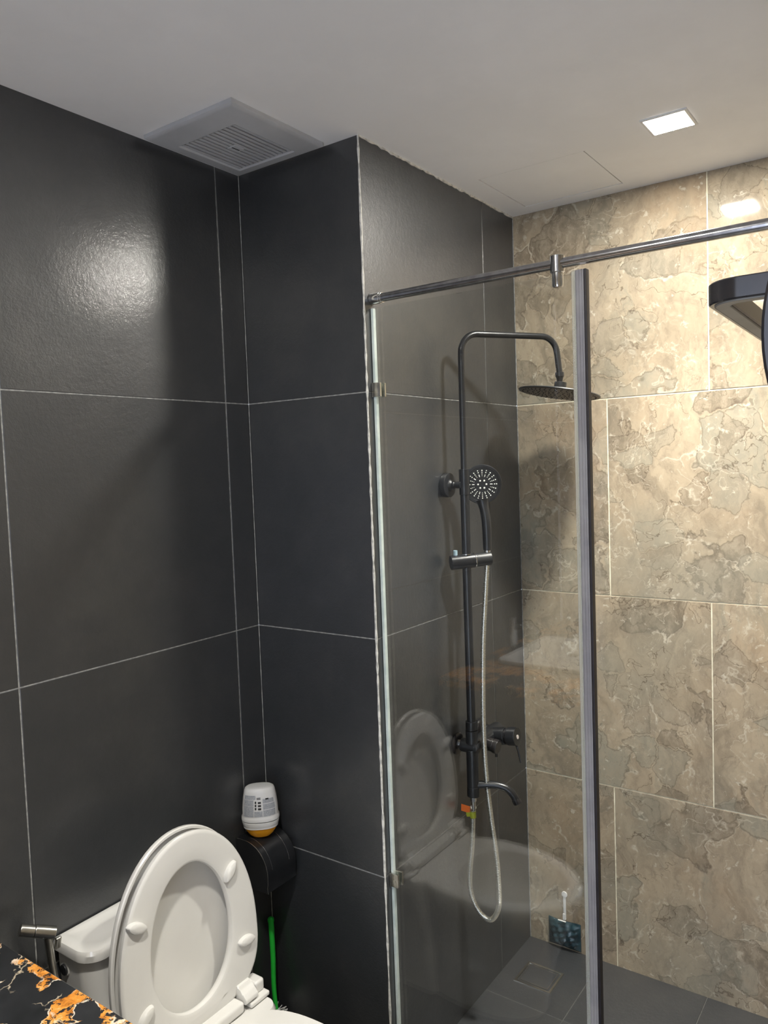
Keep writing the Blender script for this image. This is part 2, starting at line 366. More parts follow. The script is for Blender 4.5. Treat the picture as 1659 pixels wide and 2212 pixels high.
# ceiling with a square opening for the access hatch
HX0, HX1, HY0, HY1 = 0.472, 0.776, 0.450, 0.752
bm = BM()
for a, b in (((-.1, YR-.1, ZC), (HX0, Y2+.1, ZC+.1)), ((HX1, YR-.1, ZC), (XR+.1, Y2+.1, ZC+.1)), ((HX0, YR-.1, ZC), (HX1, HY0, ZC+.1)), ((HX0, HY1, ZC), (HX1, Y2+.1, ZC+.1))): box(bm, a, b)
struct('ceiling', bm, M_CEIL)
bm = BM(); box(bm, (HX0-.02, HY0-.02, ZC+.1), (HX1+.02, HY1+.02, ZC+.12))
struct('trim_gap_shade', bm, M_CEILGAP)  # dark sheet above the hatch, standing in for shade in its gap
bm = BM(); box(bm, (HX0+.0034, HY0+.0034, ZC+.0006), (HX1-.0034, HY1-.0034, ZC+.012), 0.0006)
tag(obj('access_hatch', bm, M_CEIL), 'square white access hatch flush in the ceiling above the shower', 'hatch')
# corner beads and caulk lines
def bead(name, a, b, wdir, w_, jit, m_, seed, seg=90):
    rnd = random.Random(seed); a, b, wd = Vector(a), Vector(b), Vector(wdir)
    bm = BM(); d, _, _ = frame(b-a); n2 = d.cross(wd).normalized(); R = []
    for i in range(seg+1):
        p = a+(b-a)*(i/seg); ww = w_*(1+jit*rnd.uniform(-1, 1))*0.5
        R.append([p+wd*ww+n2*ww*.6, p-wd*ww+n2*ww*.6, p-wd*ww-n2*ww*.6, p+wd*ww-n2*ww*.6])
    rings(bm, R); return struct(name, bm, m_)
bead('trim_1', (0.001, -0.001, 0.0), (0.001, -0.001, ZC), (0.7, -0.7, 0), 0.0030, 0.25, M_GROUT, 1)
bead('trim_2', (X1+0.0012, -0.0012, 0.0), (X1+0.0012, -0.0012, ZC), (1, 0, 0), 0.0042, 0.4, M_CAULK, 2, 140)
bead('trim_3', (X1+0.0008, 0, ZC-.001), (X1+0.0008, Y2, ZC-.001), (0, 0, 1), 0.006, 0.8, M_CAULK, 3, 60)
bead('trim_5', (X1+0.001, Y2-0.001, 0.0), (X1+0.001, Y2-0.001, ZC), (1, 0, 0), 0.0025, 0.2, M_GROUT, 5)

# ------------------------------------------------------------------ ceiling lamps
def ceiling_lamp(x, y, s, glow, strength, label, col):
    t = thing('ceiling_light', label, 'ceiling light', (x, y, ZC), 'square ceiling downlights')
    bm = BM(); h = s/2+0.006
    R = lambda q, z: [(x-q, y-q, z), (x+q, y-q, z), (x+q, y+q, z), (x-q, y+q, z)]
    rings(bm, [R(h, ZC-.0003), R(h-.001, ZC-.004), R(s/2-.001, ZC-.0045), R(s/2-.001, ZC-.0003)], closed=True)
    obj('frame', bm, M_PLASTIC, t, False)
    bm = BM(); box(bm, (x-s/2+.0015, y-s/2+.0015, ZC-0.0043), (x+s/2-.0015, y+s/2-.0015, ZC-0.001), 0.0008)
    obj('diffuser', bm, emit('lamp diffuser', col, glow), t)
    ld = bpy.data.lights.new('added_beam', 'AREA'); ld.shape = 'SQUARE'; ld.size = s; ld.energy = strength; ld.color = col; ld.spread = math.radians(SPREAD)  # narrow light added under the diffuser to lift the lower walls
    lo = bpy.data.objects.new('added_beam', ld); COL.objects.link(lo); lo.parent = t; lo.location = (0, 0, -0.0052)
ceiling_lamp(0.995, 0.415, 0.094, GLOW1, LAMP1, 'glowing square ceiling downlight inside the shower area', (1.0, 0.955, 0.875))
ceiling_lamp(0.83, -1.08, 0.094, GLOW2, LAMP2, 'square ceiling downlight on the vanity side of the room, outside the shower', (1.0, 0.955, 0.875))

# ------------------------------------------------------------------ exhaust vent
t = thing('exhaust_vent', 'square white exhaust fan cover on the ceiling in the dark tiled corner', 'vent', (0.165, -0.165, ZC))
def sq(x0, x1, y0, y1, z): return [(x0, y0, z), (x1, y0, z), (x1, y1, z), (x0, y1, z)]
bm = BM()
rings(bm, [sq(.022, .308, -.318, -.020, ZC-.0005), sq(.022, .308, -.318, -.020, ZC-.009), sq(.030, .300, -.310, -.028, ZC-.015), sq(.072, .258, -.262, -.066, ZC-.0235), sq(.076, .254, -.258, -.070, ZC-.0205), sq(.076, .254, -.258, -.070, ZC-.004)], cap0=True, cap1=True)
obj('cover', bm, M_VENT, t)
bm = BM(); n = 13
for i in range(n):
    k = i/(n-1); xx = .082+.166*k
    box(bm, (xx-.0042, -.256, ZC-.0215), (xx+.0042, -.072, ZC-.0185), 0.001)
obj('louvre_grille', bm, M_VENT, t)
bm = BM(); box(bm, (.150, -.182, ZC-.0235), (.178, -.152, ZC-.0205), 0.001); obj('badge_plate', bm, M_VENT, t)
bm = BM()
for i in range(5): box(bm, (.1615, -.1790+i*.0048, ZC-.0239), (.1660, -.1756+i*.0048, ZC-.0232))
obj('badge_mark', bm, M_DARK, t, False, label='small dark raised mark')

# ------------------------------------------------------------------ glass screen
GY, GX1, GZ = 0.030, 0.9165, 2.0
t = thing('shower_screen', 'fixed clear glass shower screen clamped to the dark corner wall', 'shower screen', (X1, GY, ZF))
bm = BM(); box(bm, (X1+0.006, GY-.004, ZF+.002), (GX1, GY+.004, GZ), 0.0006, 1)
obj('glass_pane', bm, M_GLASS, t, False)
bm = BM(); box(bm, (X1+0.0005, GY-.0055, ZF+.001), (X1+.0085, GY+.0055, GZ), 0.002)
obj('silicone_strip', bm, M_GASKET, t, label='pale greenish silicone strip along the wall')
bm = BM(); box(bm, (GX1-.004, GY-.0075, ZF+.012), (GX1+.0135, GY-.0042, GZ+.002), 0.001); box(bm, (GX1-.004, GY+.0042, ZF+.012), (GX1+.0135, GY+.0075, GZ+.002), 0.001); box(bm, (GX1+.001, GY-.0062, ZF+.012), (GX1+.0135, GY+.0062, GZ+.002), 0.001)
for dx in (-.0035, 0.003, .009): box(bm, (GX1+dx, GY-.0085, ZF+.012), (GX1+dx+.0012, GY-.0074, GZ+.002), 0.0003, 1)
obj('edge_seal', bm, M_SEAL, t, label='translucent grey edge seal')
bm = BM(); box(bm, (GX1-.0125, GY-.0072, ZF+.012), (GX1-.0042, GY-.0042, GZ+.002), 0.001); box(bm, (GX1-.0125, GY+.0042, ZF+.012), (GX1-.0042, GY+.0072, GZ+.002), 0.001)
obj('seal_lip', bm, mat('clear seal lip', (0.86, 0.88, 0.84), 0.25, 0.0, **{'Transmission Weight': 0.8, 'IOR': 1.35}), t, label='clear lip of the edge seal')
bm = BM(); box(bm, (GX1+.0138, GY-.008, ZF+.012), (GX1+.0195, GY+.008, GZ+.002), 0.001)
obj('magnet_strip', bm, M_RUBBER, t, label='black magnetic strip')
for z in (1.805, 0.588):
    bm = BM()
    box(bm, (X1+.0005, GY-.013, z-.017), (X1+.004, GY+.013, z+.017), .001); box(bm, (X1+.002, GY-.013, z-.017), (X1+.026, GY-.0062, z+.017), .0015); box(bm, (X1+.002, GY+.0062, z-.017), (X1+.026, GY+.013, z+.017), .0015)
    cyl(bm, (X1+.015, GY-.0128, z), (X1+.015, GY-.0142, z), .004, 16, .0003)
    obj('wall_clamp', bm, M_STEEL, t)
# rail
RZ = 2.0225
t = thing('support_rail', 'round steel support rail running above the glass screen to the right', 'rail', (X1, GY, RZ))
bm = BM(); cyl(bm, (X1+.01, GY, RZ), (XR-.001, GY, RZ), .0105, 32, .001); obj('tube', bm, M_RAIL, t)
bm = BM(); cyl(bm, (X1+.0005, GY, RZ), (X1+.028, GY, RZ), .0135, 32, .0015); cyl(bm, (X1+.028, GY, RZ), (X1+.034, GY, RZ), .0125, 32, .001); obj('wall_socket', bm, M_CHROME, t)
bm = BM(); cyl(bm, (XR-.03, GY, RZ), (XR-.0005, GY, RZ), .0135, 32, .0015); obj('wall_socket', bm, M_CHROME, t)
bm = BM(); lathe(bm, (0.872, GY, RZ+.0165), (0, 0, -1), [(0, .0135), (.001, .0148), (.033, .0148), (.034, .0138), (.035, .0125), (.0352, .0115), (.060, .0115), (.064, .009), (.0655, .001)], 32)
obj('glass_clamp', bm, M_CHROME, t)

# ------------------------------------------------------------------ shower column
PX, PY = 0.453, 0.357
t = thing('shower_column', 'black exposed shower column with round rain head on the dark wall', 'shower', (X1, PY, 0.83))
bm = BM(); pr = 0.0088
HX, HY = 0.622, 0.626
arm = fillet([(PX, PY, 1.56), (PX+.002, PY, 1.972), (HX-.006, HY-.009, 1.972), (HX+.001, HY+.002, 1.868)], 0.050, 12)
tube(bm, arm, pr, 24); cyl(bm, (PX, PY, .90), (PX, PY, 1.545), .0122, 32, .001); obj('riser_pipe', bm, M_BLACK, t)
# lower thicker outer tube and collar
bm = BM(); cyl(bm, (PX, PY, 1.535), (PX, PY, 1.605), .0142, 32, .001); box(bm, (X1+.030, PY-.007, 1.556), (PX, PY+.007, 1.570), .003)
cyl(bm, (PX-.018, PY-.012, 1.563), (PX-.018, PY-.018, 1.563), .006, 20, .001)
obj('pipe_collar', bm, M_BLACK, t)
bm = BM(); lathe(bm, (X1+.0006, 0.345, 1.562), (1, 0, 0), [(0, .0320), (.004, .0335), (.0165, .0335), (.0180, .0315), (.0185, .016), (.022, .0145), (.026, .0100), (.032, .0105), (.034, .0085), (.040, .0095), (.052, .009)], 40)
obj('wall_flange', bm, M_MATTE, t)
# rain head, tilted a little
bm = BM(); hd = Vector((0.128, 0.108, 1)).normalized(); hc = Vector((HX+.0, HY, 1.8160))
lathe(bm, (HX+.001, HY+.002, 1.872), (.0, 0, -1), [(0, .0115), (.001, .0125), (.012, .0125), (.0135, .011), (.018, .0095), (.026, .008), (.028, .007)], 28)
obj('arm_nut', bm, M_BLACK, t)
bm = BM(); lathe(bm, hc+hd*.028, -hd, [(0, .0155), (.0008, .017), (.024, .0175), (.0262, .019)], 32); obj('swivel_joint', bm, M_BLACK, t)
bm = BM(); lathe(bm, hc+hd*.0035, -hd, [(0, .02), (.0015, .070), (.0040, .108), (.0055, .1155), (.0080, .1165), (.0100, .1150), (.0108, .111), (.0108, .001)], 64)
hh = obj('rain_head', bm, M_MATTE, t)
bm = BM(); _, hu, hv = frame(hd)
for ring, cnt in ((.015, 6), (.030, 12), (.045, 18), (.060, 24), (.075, 30), (.090, 36), (.104, 42)):
    for k in range(cnt):
        a = 2*PI*k/cnt+ring*9; c = hc - hd*.0070 + (hu*math.cos(a)+hv*math.sin(a))*ring
        lathe(bm, c, -hd, [(0, .0022), (.0022, .0014)], 6)
obj('rain_nozzles', bm, M_RUBBER, hh)
# slider and hand shower
A = Vector((0.4215, 0.324, 1.349)); B = Vector((0.494, 0.397, 1.355)); dAB = (B-A).normalized()
sl = BM(); cyl(sl, A, A+(B-A)*.66, .0200, 36, .0015); sl = obj('slider_bracket', sl, M_BLACK, t)
bm = BM(); cyl(bm, A+(B-A)*.68, B+dAB*.012, .0190, 36, .0015); obj('handset_cradle', bm, M_MATTE, sl)
bm = BM(); cyl(bm, A+(B-A)*.655, A+(B-A)*.685, .0205, 36, .0005); lathe(bm, (PX, PY, 1.3695), (0, 0, 1), [(0, .0130), (.0002, .0150), (.0022, .0150), (.0024, .0130)], 30)
obj('chrome_ring', bm, M_CHROME, sl, label='thin chrome ring')
bm = BM(); bp_ = A+dAB*.014; cyl(bm, bp_+Vector((0, 0, .0165)), bp_+Vector((0, 0, .033)), .0058, 20, .0008)
obj('slider_button', bm, speckle(mat('pale blue plastic', rough=0.4), (0.30, 0.42, 0.48), (0.36, 0.48, 0.54), 20), sl, label='pale blue release button')
# diverter body
VZ = 0.828
bm = BM(); lathe(bm, (X1+.0006, 0.362, VZ), (1, 0, 0), [(0, .028), (.003, .0305), (.008, .0305), (.011, .027), (.012, .015)], 40)
lathe(bm, (X1+.0006, 0.505, VZ), (1, 0, 0), [(0, .028), (.003, .0305), (.008, .0305), (.011, .027), (.012, .015)], 40)
obj('inlet_flanges', bm, M_GLOSSB, t)
bm = BM(); cyl(bm, (X1+.010, 0.362, VZ), (X1+.026, .362, VZ), .0115, 8, .001); cyl(bm, (X1+.010, 0.505, VZ), (X1+.026, .505, VZ), .0115, 8, .001)
obj('inlet_nuts', bm, M_CHROME, t, label='chrome inlet nuts')
bm = BM()
tube(bm, fillet([(X1+.022, .362, VZ), (PX, .362, VZ), (PX, .366, VZ)], .002, 3), .0190, 28)
lathe(bm, (X1+.022, .362, VZ), (1, 0, 0), [(0, .014), (.004, .0195), (.028, .0195), (.05, .0175)], 30)
lathe(bm, (PX, .345, VZ), (0, 1, 0), [(0, .012), (.003, .0185), (.02, .0205), (.06, .0200), (.10, .0250), (.135, .0265), (.165, .0265), (.172, .020)], 32)
tube(bm, fillet([(X1+.022, .505, VZ), (PX, .505, VZ)], .01, 3), .0155, 28)
cyl(bm, (PX, .468, VZ-.002), (PX+.050, .468, VZ+.006), .0250, 36, .002)
obj('valve_body', bm, M_BLACK, t)
bm = BM(); cyl(bm, (PX+.050, .468, VZ+.006), (PX+.057, .468, VZ+.007), .0215, 36, .0006); obj('handle_neck', bm, M_GLOSSB, t)
bm = BM(); cyl(bm, (PX+.057, .468, VZ+.007), (PX+.086, .468, VZ+.0105), .0262, 36, .0025)
lv = [(PX+.079, .468, VZ-.008), (PX+.088, .466, VZ-.03), (PX+.096, .464, VZ-.062)]
for a_, b_ in zip(lv, lv[1:]): 
    dd, uu, vv = frame(Vector(b_)-Vector(a_)); 
tube(bm, smooth_path(lv, 6), lambda i: .0042-.00015*i, 12)
hn = obj('handle', bm, M_BLACK, t)
bm = BM(); cyl(bm, (PX+.0855, .4665, VZ+.010), (PX+.0875, .4665, VZ+.0103), .006, 20, .0003); obj('handle_cap', bm, mat('grey indicator', (0.5, 0.45, 0.42), 0.3), hn, label='small pale round cap')
bm = BM(); cyl(bm, (PX+.010, .418, VZ-.006), (PX+.036, .418, VZ-.009), .0185, 32, .002); cyl(bm, (PX+.036, .418, VZ-.009), (PX+.050, .418, VZ-.011), .0205, 24, .002)
cyl(bm, (PX+.043, .418, VZ-.02), (PX+.043, .418, VZ-.040), .0040, 14, .001)
obj('diverter_knob', bm, M_GLOSSB, t)
bm = BM(); cyl(bm, (PX, PY, .84), (PX, PY, .876), .0172, 32, .001); cyl(bm, (PX, PY, .878), (PX, PY, .902), .0168, 32, .001)
obj('upper_union', bm, M_BLACK, t)
bm = BM(); cyl(bm, (PX, PY, .715), (PX, PY, .822), .0172, 32, .001); cyl(bm, (PX, PY, .688), (PX, PY, .716), .0180, 32, .0015); obj('lower_pipe', bm, M_BLACK, t)
bm = BM(); sp_ = smooth_path([(PX, PY, .716), (PX+.022, PY+.008, .722), (PX+.058, PY+.022, .7235), (PX+.086, PY+.033, .716), (PX+.102, PY+.039, .700), (PX+.109, PY+.042, .686)], 8)
tube(bm, sp_, .0104, 24); spt = obj('bath_spout', bm, M_BLACK, t)
bm = BM(); e = sp_[-1]; dd = (sp_[-1]-sp_[-3]).normalized(); cyl(bm, e-dd*.001, e+dd*.012, .0116, 28, .001); obj('aerator', bm, M_GLOSSB, spt)
bm = BM(); cyl(bm, (PX-.001, PY, .690), (PX-.001, PY, .672), .0085, 6, .001); cyl(bm, (PX-.001, PY, .674), (PX-.001, PY, .646), .0062, 20, .001); obj('hose_fitting', bm, M_CHROME, t, label='chrome hose fitting')

# hand shower (sits in the cradle, lifts away)
top = B + Vector((0.001, 0.003, 0.0)); HC = Vector((0.4835, 0.402, 1.561))
t = thing('hand_shower', 'black handheld shower with dotted round face in the slider cradle', 'hand shower', tuple(top))
fn = (Vector(CAM)-HC); fn.z -= 0.05; fn = (fn.normalized()+Vector((.10, .04, -.06))).normalized()
bm = BM(); hp = [top+Vector((0, 0, .024)), top+Vector((0.000, .0005, .06)), top+Vector((-.002, .001, .11)), HC+Vector((0, 0, -.045))-fn*.004]
tube(bm, smooth_path(hp, 8), lambda i: .0112+.0018*math.sin(min(1, i/16)*PI/2)+(.006*max(0, (i-20)/4)**2), 24); obj('grip', bm, M_BLACK, t)
bm = BM(); lathe(bm, HC-fn*.016, fn, [(0, .012), (.002, .030), (.008, .048), (.014, .0545), (.0175, .0550), (.0195, .0535), (.0198, .047), (.0188, .0465), (.0188, .001)], 56); fc = obj('head', bm, M_BLACK, t)
bm = BM(); _, fu, fv = frame(fn)
def dot(a, r, q): lathe(bm, HC+fn*.0026+(fu*math.cos(a)+fv*math.sin(a))*r, fn, [(0, q), (.0012, q*.7)], 8)
for k in range(6): dot(2*PI*k/6, .0115, .0027)
for k in range(20):
    a = 2*PI*k/20
    if k % 2:
        for r in (.0240, .0285, .0330, .0385): dot(a, r, .0011+.0008*(r-.024)/.0145)
    else:
        c0 = HC+fn*.0026+(fu*math.cos(a)+fv*math.sin(a))*.0215; c1 = HC+fn*.0026+(fu*math.cos(a)+fv*math.sin(a))*.0285
        tube(bm, [c0, c1], .0011, 6)
        for r in (.0340, .0395): dot(a, r, .0017)
obj('spray_nozzles', bm, M_NOZ, fc, label='pale spray nozzles in rays')
bm = BM(); cyl(bm, top+Vector((0, 0, .008)), top+Vector((0, 0, .024)), .0085, 20, .001); obj('hose_nut', bm, M_CHROME, t)
# flexible hose
HP = [(.452, .357, .655), (.444, .366, .64), (.436, .37, .543), (.425, .37, .445), (.429, .37, .388), (.453, .372, .343), (.486, .375, .3295), (.511, .375, .369), (.516, .372, .431), (.512, .37, .523), (.498, .37, .639), (.487, .37, .756), (.482, .372, .9), (.485, .378, 1.109), (.490, .39, 1.25), (.4945, .397, 1.338)]
bm = BM(); pth = resample(smooth_path(HP, 24), 0.0011)
tube(bm, pth, lambda i: (.0076, .0076, .0052, .0052)[i % 4], 12)
tag(obj('shower_hose', bm, mat('bright ribbed steel', (0.86, 0.86, 0.82), 0.28, 1.0), None), 'ribbed silver flexible hose looping below the black shower valve', 'hose')
# tape tag on the hose
t = thing('hose_tag', 'small orange and yellow-green tag wrapped round the silver hose', 'tag', (.443, .366, .635))
bm = BM(); box(bm, (.408, .3625, .632), (.436, .3640, .652), .0004, 1, M=Matrix.Rotation(.05, 4, 'Y')); obj('orange_tab', bm, mat('orange tape', (0.80, 0.17, 0.03), 0.5), t, label='orange tab')
bm = BM(); lathe(bm, (.4445, .3665, .620), (-.06, 0, 1), [(0, .0085), (.018, .0088), (.0181, .007)], 14); box(bm, (.424, .3618, .622), (.446, .3635, .634), .0004, 1, M=Matrix.Rotation(-.25, 4, 'Y')); obj('green_band', bm, mat('lime tape', (0.33, 0.37, 0.03), 0.45), t, label='yellow-green band')

# ------------------------------------------------------------------ toilet
TY = -0.450
def egg(cx, af, ab, b, z, n=72, pb=2.0, pf=2.0, ty=TY):
    out = []
    for k in range(n):
        a = 2*PI*k/n; c, s = math.cos(a), math.sin(a); p = pf if c > 0 else pb
        q = 2.0/p
        out.append((cx+(af if c > 0 else ab)*math.copysign(abs(c)**q, c), ty+b*math.copysign(abs(s)**(q if c < 0 else 1.0), s), z))
    return out
def rrect(x0, x1, y0, y1, r, z, n=8, bow=0.0, rb_=None):
    out = []; q_ = r if rb_ is None else rb_
    for cx_, cy_, a0, r_ in ((x1-r, y1-r, 0, r), (x0+q_, y1-q_, PI/2, q_), (x0+q_, y0+q_, PI, q_), (x1-r, y0+r, 1.5*PI, r)):
        for k in range(n+1):
            a = a0+PI/2*k/n; X = cx_+r_*math.cos(a); Y = cy_+r_*math.sin(a)
            if bow: X += bow*max(0, (X-x0)/(x1-x0))*(1-((Y-(y0+y1)/2)/((y1-y0)/2))**2)
            out.append((X, Y, z))
    return out
t = thing('toilet', 'white one-piece toilet with raised seat and lid against the dark wall', 'toilet', (0.30, TY, ZF))
bm = BM()
ou = lambda s, z, dx=0.0: egg(0.46+dx, 0.235*s, 0.235*s, 0.187*s, z, pb=3.2)
R = [egg(0.42, .17, .20, .115, ZF+.001, pb=3.5), egg(0.42, .175, .20, .12, .06, pb=3.5), egg(0.43, .19, .20, .135, .18, pb=3.5), egg(0.45, .215, .22, .165, .29, pb=3.4), ou(.97, .34), ou(1.0, .368), ou(1.0, .386), ou(.988, .394), ou(.965, .398)]
inn = [(.76, .80, .398), (.745, .785, .394), (.73, .77, .380), (.66, .70, .33), (.50, .52, .26), (.30, .32, .215), (.16, .18, .205)]
for a, b_, z in inn: R.append(egg(0.485-.08*(.76-a), .225*a, .195*a, .172*b_, z, pb=2.4))
rings(bm, R, cap0=True, cap1=True)
obj('bowl', bm, M_CERAMIC, t)
bm = BM()
rings(bm, [rrect(.004, .285, TY-.12, TY+.12, .03, ZF+.001), rrect(.004, .285, TY-.135, TY+.135, .03, .2), rrect(.004, .285, TY-.178, TY+.178, .035, .34), rrect(.004, .285, TY-.184, TY+.184, .035, .385), rrect(.008, .280, TY-.178, TY+.178, .03, .397)])
obj('pedestal', bm, M_CERAMIC, t)
TL = TY+.002
bm = BM()
rings(bm, [rrect(.004, .125, TL-.178, TL+.178, .04, .392, bow=.012, rb_=.008), rrect(.004, .118, TL-.186, TL+.186, .036, .50, bow=.014, rb_=.008), rrect(.004, .112, TL-.192, TL+.192, .034, .60, bow=.016, rb_=.008), rrect(.004, .112, TL-.193, TL+.193, .034, .629, bow=.016, rb_=.008), rrect(.010, .104, TL-.187, TL+.187, .03, .631, bow=.016, rb_=.008)])
tk = obj('tank', bm, M_CERAMIC, t)
bm = BM(); cyl(bm, (.030, TL-.1975, .596), (.030, TL-.1860, .596), .0115, 28, .0015); obj('flush_button', bm, M_MATTE, tk, label='dark round side button')
bm = BM(); cyl(bm, (.030, TL-.1935, .596), (.030, TL-.1880, .596), .0145, 28, .0015); obj('button_ring', bm, M_CERAMIC, tk)
bm = BM()
rings(bm, [rrect(.003, .118, TL-.197, TL+.197, .036, .632, bow=.02, rb_=.008), rrect(.002, .122, TL-.201, TL+.201, .038, .636, bow=.02, rb_=.008), rrect(.002, .123, TL-.202, TL+.202, .038, .650, bow=.02, rb_=.008), rrect(.004, .119, TL-.198, TL+.198, .036, .6575, bow=.02, rb_=.008), rrect(.009, .112, TL-.191, TL+.191, .034, .6605, bow=.02, rb_=.008), rrect(.020, .098, TL-.176, TL+.176, .034, .6600, bow=.02, rb_=.008), rrect(.026, .092, TL-.168, TL+.168, .03, .6575, bow=.02, rb_=.008), rrect(.045, .075, TL-.12, TL+.12, .014, .6568, bow=.01)])
obj('tank_lid', bm, M_CERAMIC, t)
# seat and lid, raised: local frame
O = Vector((0.214, TY+.011, 0.405)); U = Vector((-0.066, 0, 0.998)).normalized(); N = Vector((0.998, 0, 0.066)).normalized(); V = Vector((0, 1, 0))
def L(u, v, n): return O+U*u+V*v+N*n
def segg(uc, af, ab, b, n_, cnt=80, pb=2.5, pf=2.15):
    out = []
    for k in range(cnt):
        a = 2*PI*k/cnt; c, s = math.cos(a), math.sin(a); q = 2.0/(pf if c > 0 else pb)
        out.append(L(uc+(af if c > 0 else ab)*math.copysign(abs(c)**q, c), b*math.copysign(abs(s)**q, s), n_))
    return out
bm = BM(); SO = lambda d, n_: segg(.165, .271-d, .155-d, .188-d, n_, pf=2.04, pb=3.0); SI = lambda d, n_: segg(.196, .173-d, .141-d, .110-d, n_, pb=2.1, pf=2.0)
rings(bm, [SO(0, -.010), SO(0, -.004), SO(.003, -.001), SO(.008, 0.0), SO(.03, .0005), SI(-.03, .0005), SI(-.008, 0.0), SI(-.002, -.003), SI(0, -.008), SI(0, -.014), SI(-.004, -.020), SI(-.015, -.022), SO(.015, -.021), SO(.003, -.016)], closed=True)
seat = obj('seat', bm, M_SEAT, t)
def bump(u, v, ang, su=.025, sv=.0115):
    bm = BM(); d1 = Vector((0, math.cos(ang), math.sin(ang)))  # (.., v, u)
    R = []
    for h, s in ((-.001, 1.0), (.006, 1.0), (.0100, .90), (.0122, .64), (.0128, .3)):
        r = []
        for k in range(28):
            a = 2*PI*k/28; p = math.cos(a)*su*s; q = math.copysign(abs(math.sin(a))**1.3, math.sin(a))*sv*s
            r.append(L(u+p*math.sin(ang)+q*math.cos(ang), v+p*math.cos(ang)-q*math.sin(ang), h))
        R.append(r)
    rings(bm, R); return obj('seat_bumper', bm, M_SEAT, seat)
bump(.305, .114, math.radians(48)); bump(.303, -.141, math.radians(180-25)); bump(.130, .144, math.radians(-8)); bump(.118, -.141, math.radians(180+38))
bm = BM(); LO = lambda d, n_: segg(.165, .277-d, .157-d, .192-d, n_, pf=2.04, pb=3.0)
rings(bm, [LO(0, -.030), LO(.002, -.0275), LO(.007, -.0275), LO(.009, -.033), LO(.015, -.038), LO(.06, -.040), LO(.12, -.041)], cap0=False)
rings(bm, [LO(.12, -.050), LO(.05, -.0495), LO(.015, -.047), LO(.004, -.043), LO(0, -.037), LO(0, -.030)], cap1=False)
bmesh.ops.remove_doubles(bm, verts=bm.verts, dist=1e-5)
obj('lid', bm, M_SEAT, t)
# hinges
for s in (-1, 1):
    yc = TY+.006+s*.150
    bm = BM(); box(bm, (.192, yc-.030, .3985), (.246, yc+.030, .410), .004, 3); box(bm, (.192, yc-.028+(s > 0)*.026, .4085), (.232, yc+.002+(s > 0)*.026, .438), .007, 4)
    obj('hinge', bm, M_SEAT, t)
    bm = BM(); ys = yc-.042 if s > 0 else yc+.004
    R = []
    for x_, z_, h_ in ((.196, .458, .0), (.200, .4105, .0), (.2, .4105, 0)): pass
    extrude_poly(bm, [(.194, ys, .4115), (.238, ys, .4115), (.243, ys, .416), (.243, ys, .424), (.233, ys, .434), (.222, ys, .440), (.216, ys, .448), (.196, ys, .448)], (0, .0385, 0))
    bmesh.ops.bevel(bm, geom=bm.edges[:], offset=.0025, segments=2, profile=.5, affect='EDGES')
    obj('seat_foot', bm, M_SEAT, seat)
bm = BM(); box(bm, (.200, TY-.108, .3985), (.240, TY+.112, .424), .007, 4); obj('hinge_bar', bm, M_SEAT, t)

# ------------------------------------------------------------------ toilet paper holder
t = thing('paper_holder', 'black curved-cover toilet paper holder on the dark corner wall', 'toilet paper holder', (0.001, -.064, .65))
def prof(s=0.0, z0=.530):
    pts = [(.0008, z0+s), (.0008, .652-s), (.035, .652-s)]
    for k in range(1, 13):
        a = PI/2*(1-k/12); pts.append((.035+(.075-s)*math.cos(a), .577+(.075-s)*math.sin(a)))
    pts += [(.110-s, .556), (.1075-s, .545), (.110-s, .532+s)]
    return pts
def shell(bm, y0, y1, s=0.0, th=.0012):
    o_ = prof(s); i_ = [(x if x < .001 else x-th, z-th*(1 if z > .6 else 0)) for x, z in o_]
    extrude_poly(bm, [(x, y0, z) for x, z in o_], (0, y1-y0, 0))
bm = BM(); shell(bm, -.119, -.012); hb = obj('holder_body', bm, M_BLACK, t)
bm = BM(); shell(bm, -.1215, -.1195, -.0012); obj('end_plate', bm, M_MATTE, t)
for y in (-.101, -.037): 
    bm = BM(); pts = prof(-.0007)[2:14]; tube(bm, [(x, y, z) for x, z in pts], .0008, 6)
    obj('cover_seam', bm, M_RAIL, hb, label='thin bright seam line')
bm = BM(); pts = prof(-.0014)[1:]; tube(bm, [(x, -.1208, z) for x, z in pts], .0008, 6); obj('rim', bm, M_STEEL, t, label='thin bright line along the end plate edge')
# air freshener on top
FX, FY, FZ = .044, -.070, .6535
t = thing('air_freshener', 'white egg-shaped gel air freshener standing on the black paper holder', 'air freshener', (FX, FY, FZ))
FR = Matrix.Rotation(math.radians(42), 4, 'Z')
FS = 1.10
def fe(a, b, z, n=40, p=2.4, tx=0.0):
    out = []; a *= FS; b *= FS; z *= FS*.97
    for k in range(n):
        q = 2*PI*k/n; c, s = math.cos(q), math.sin(q); e_ = 2/p
        v_ = FR @ Vector((a*math.copysign(abs(s)**e_, s), b*math.copysign(abs(c)**e_, c), 0)); out.append((FX+v_.x, FY+v_.y+0, FZ+z+tx*v_.x))
    return out
M_AMBER = mat('amber gel', (0.95, 0.42, 0.02), 0.06, **{'Transmission Weight': 0.35, 'IOR': 1.4})
M_AMBER.node_tree.nodes['Principled BSDF'].inputs['Emission Strength'].default_value = 0
bm = BM(); rings(bm, [fe(.018, .016, 0.0), fe(.024, .020, .0012), fe(.031, .024, .008), fe(.037, .027, .018), fe(.0395, .029, .030)]); obj('gel_cup', bm, M_AMBER, t, label='clear cup of amber gel')
bm = BM(); rings(bm, [fe(.0392, .0295, .0265), fe(.0425, .0315, .030), fe(.0440, .032, .036), fe(.0445, .0325, .040), fe(.043, .031, .041), fe(.0415, .030, .024)], cap0=False, cap1=False)
def front_notch(v): return v
obj('base_rim', bm, M_PLASTIC, t)
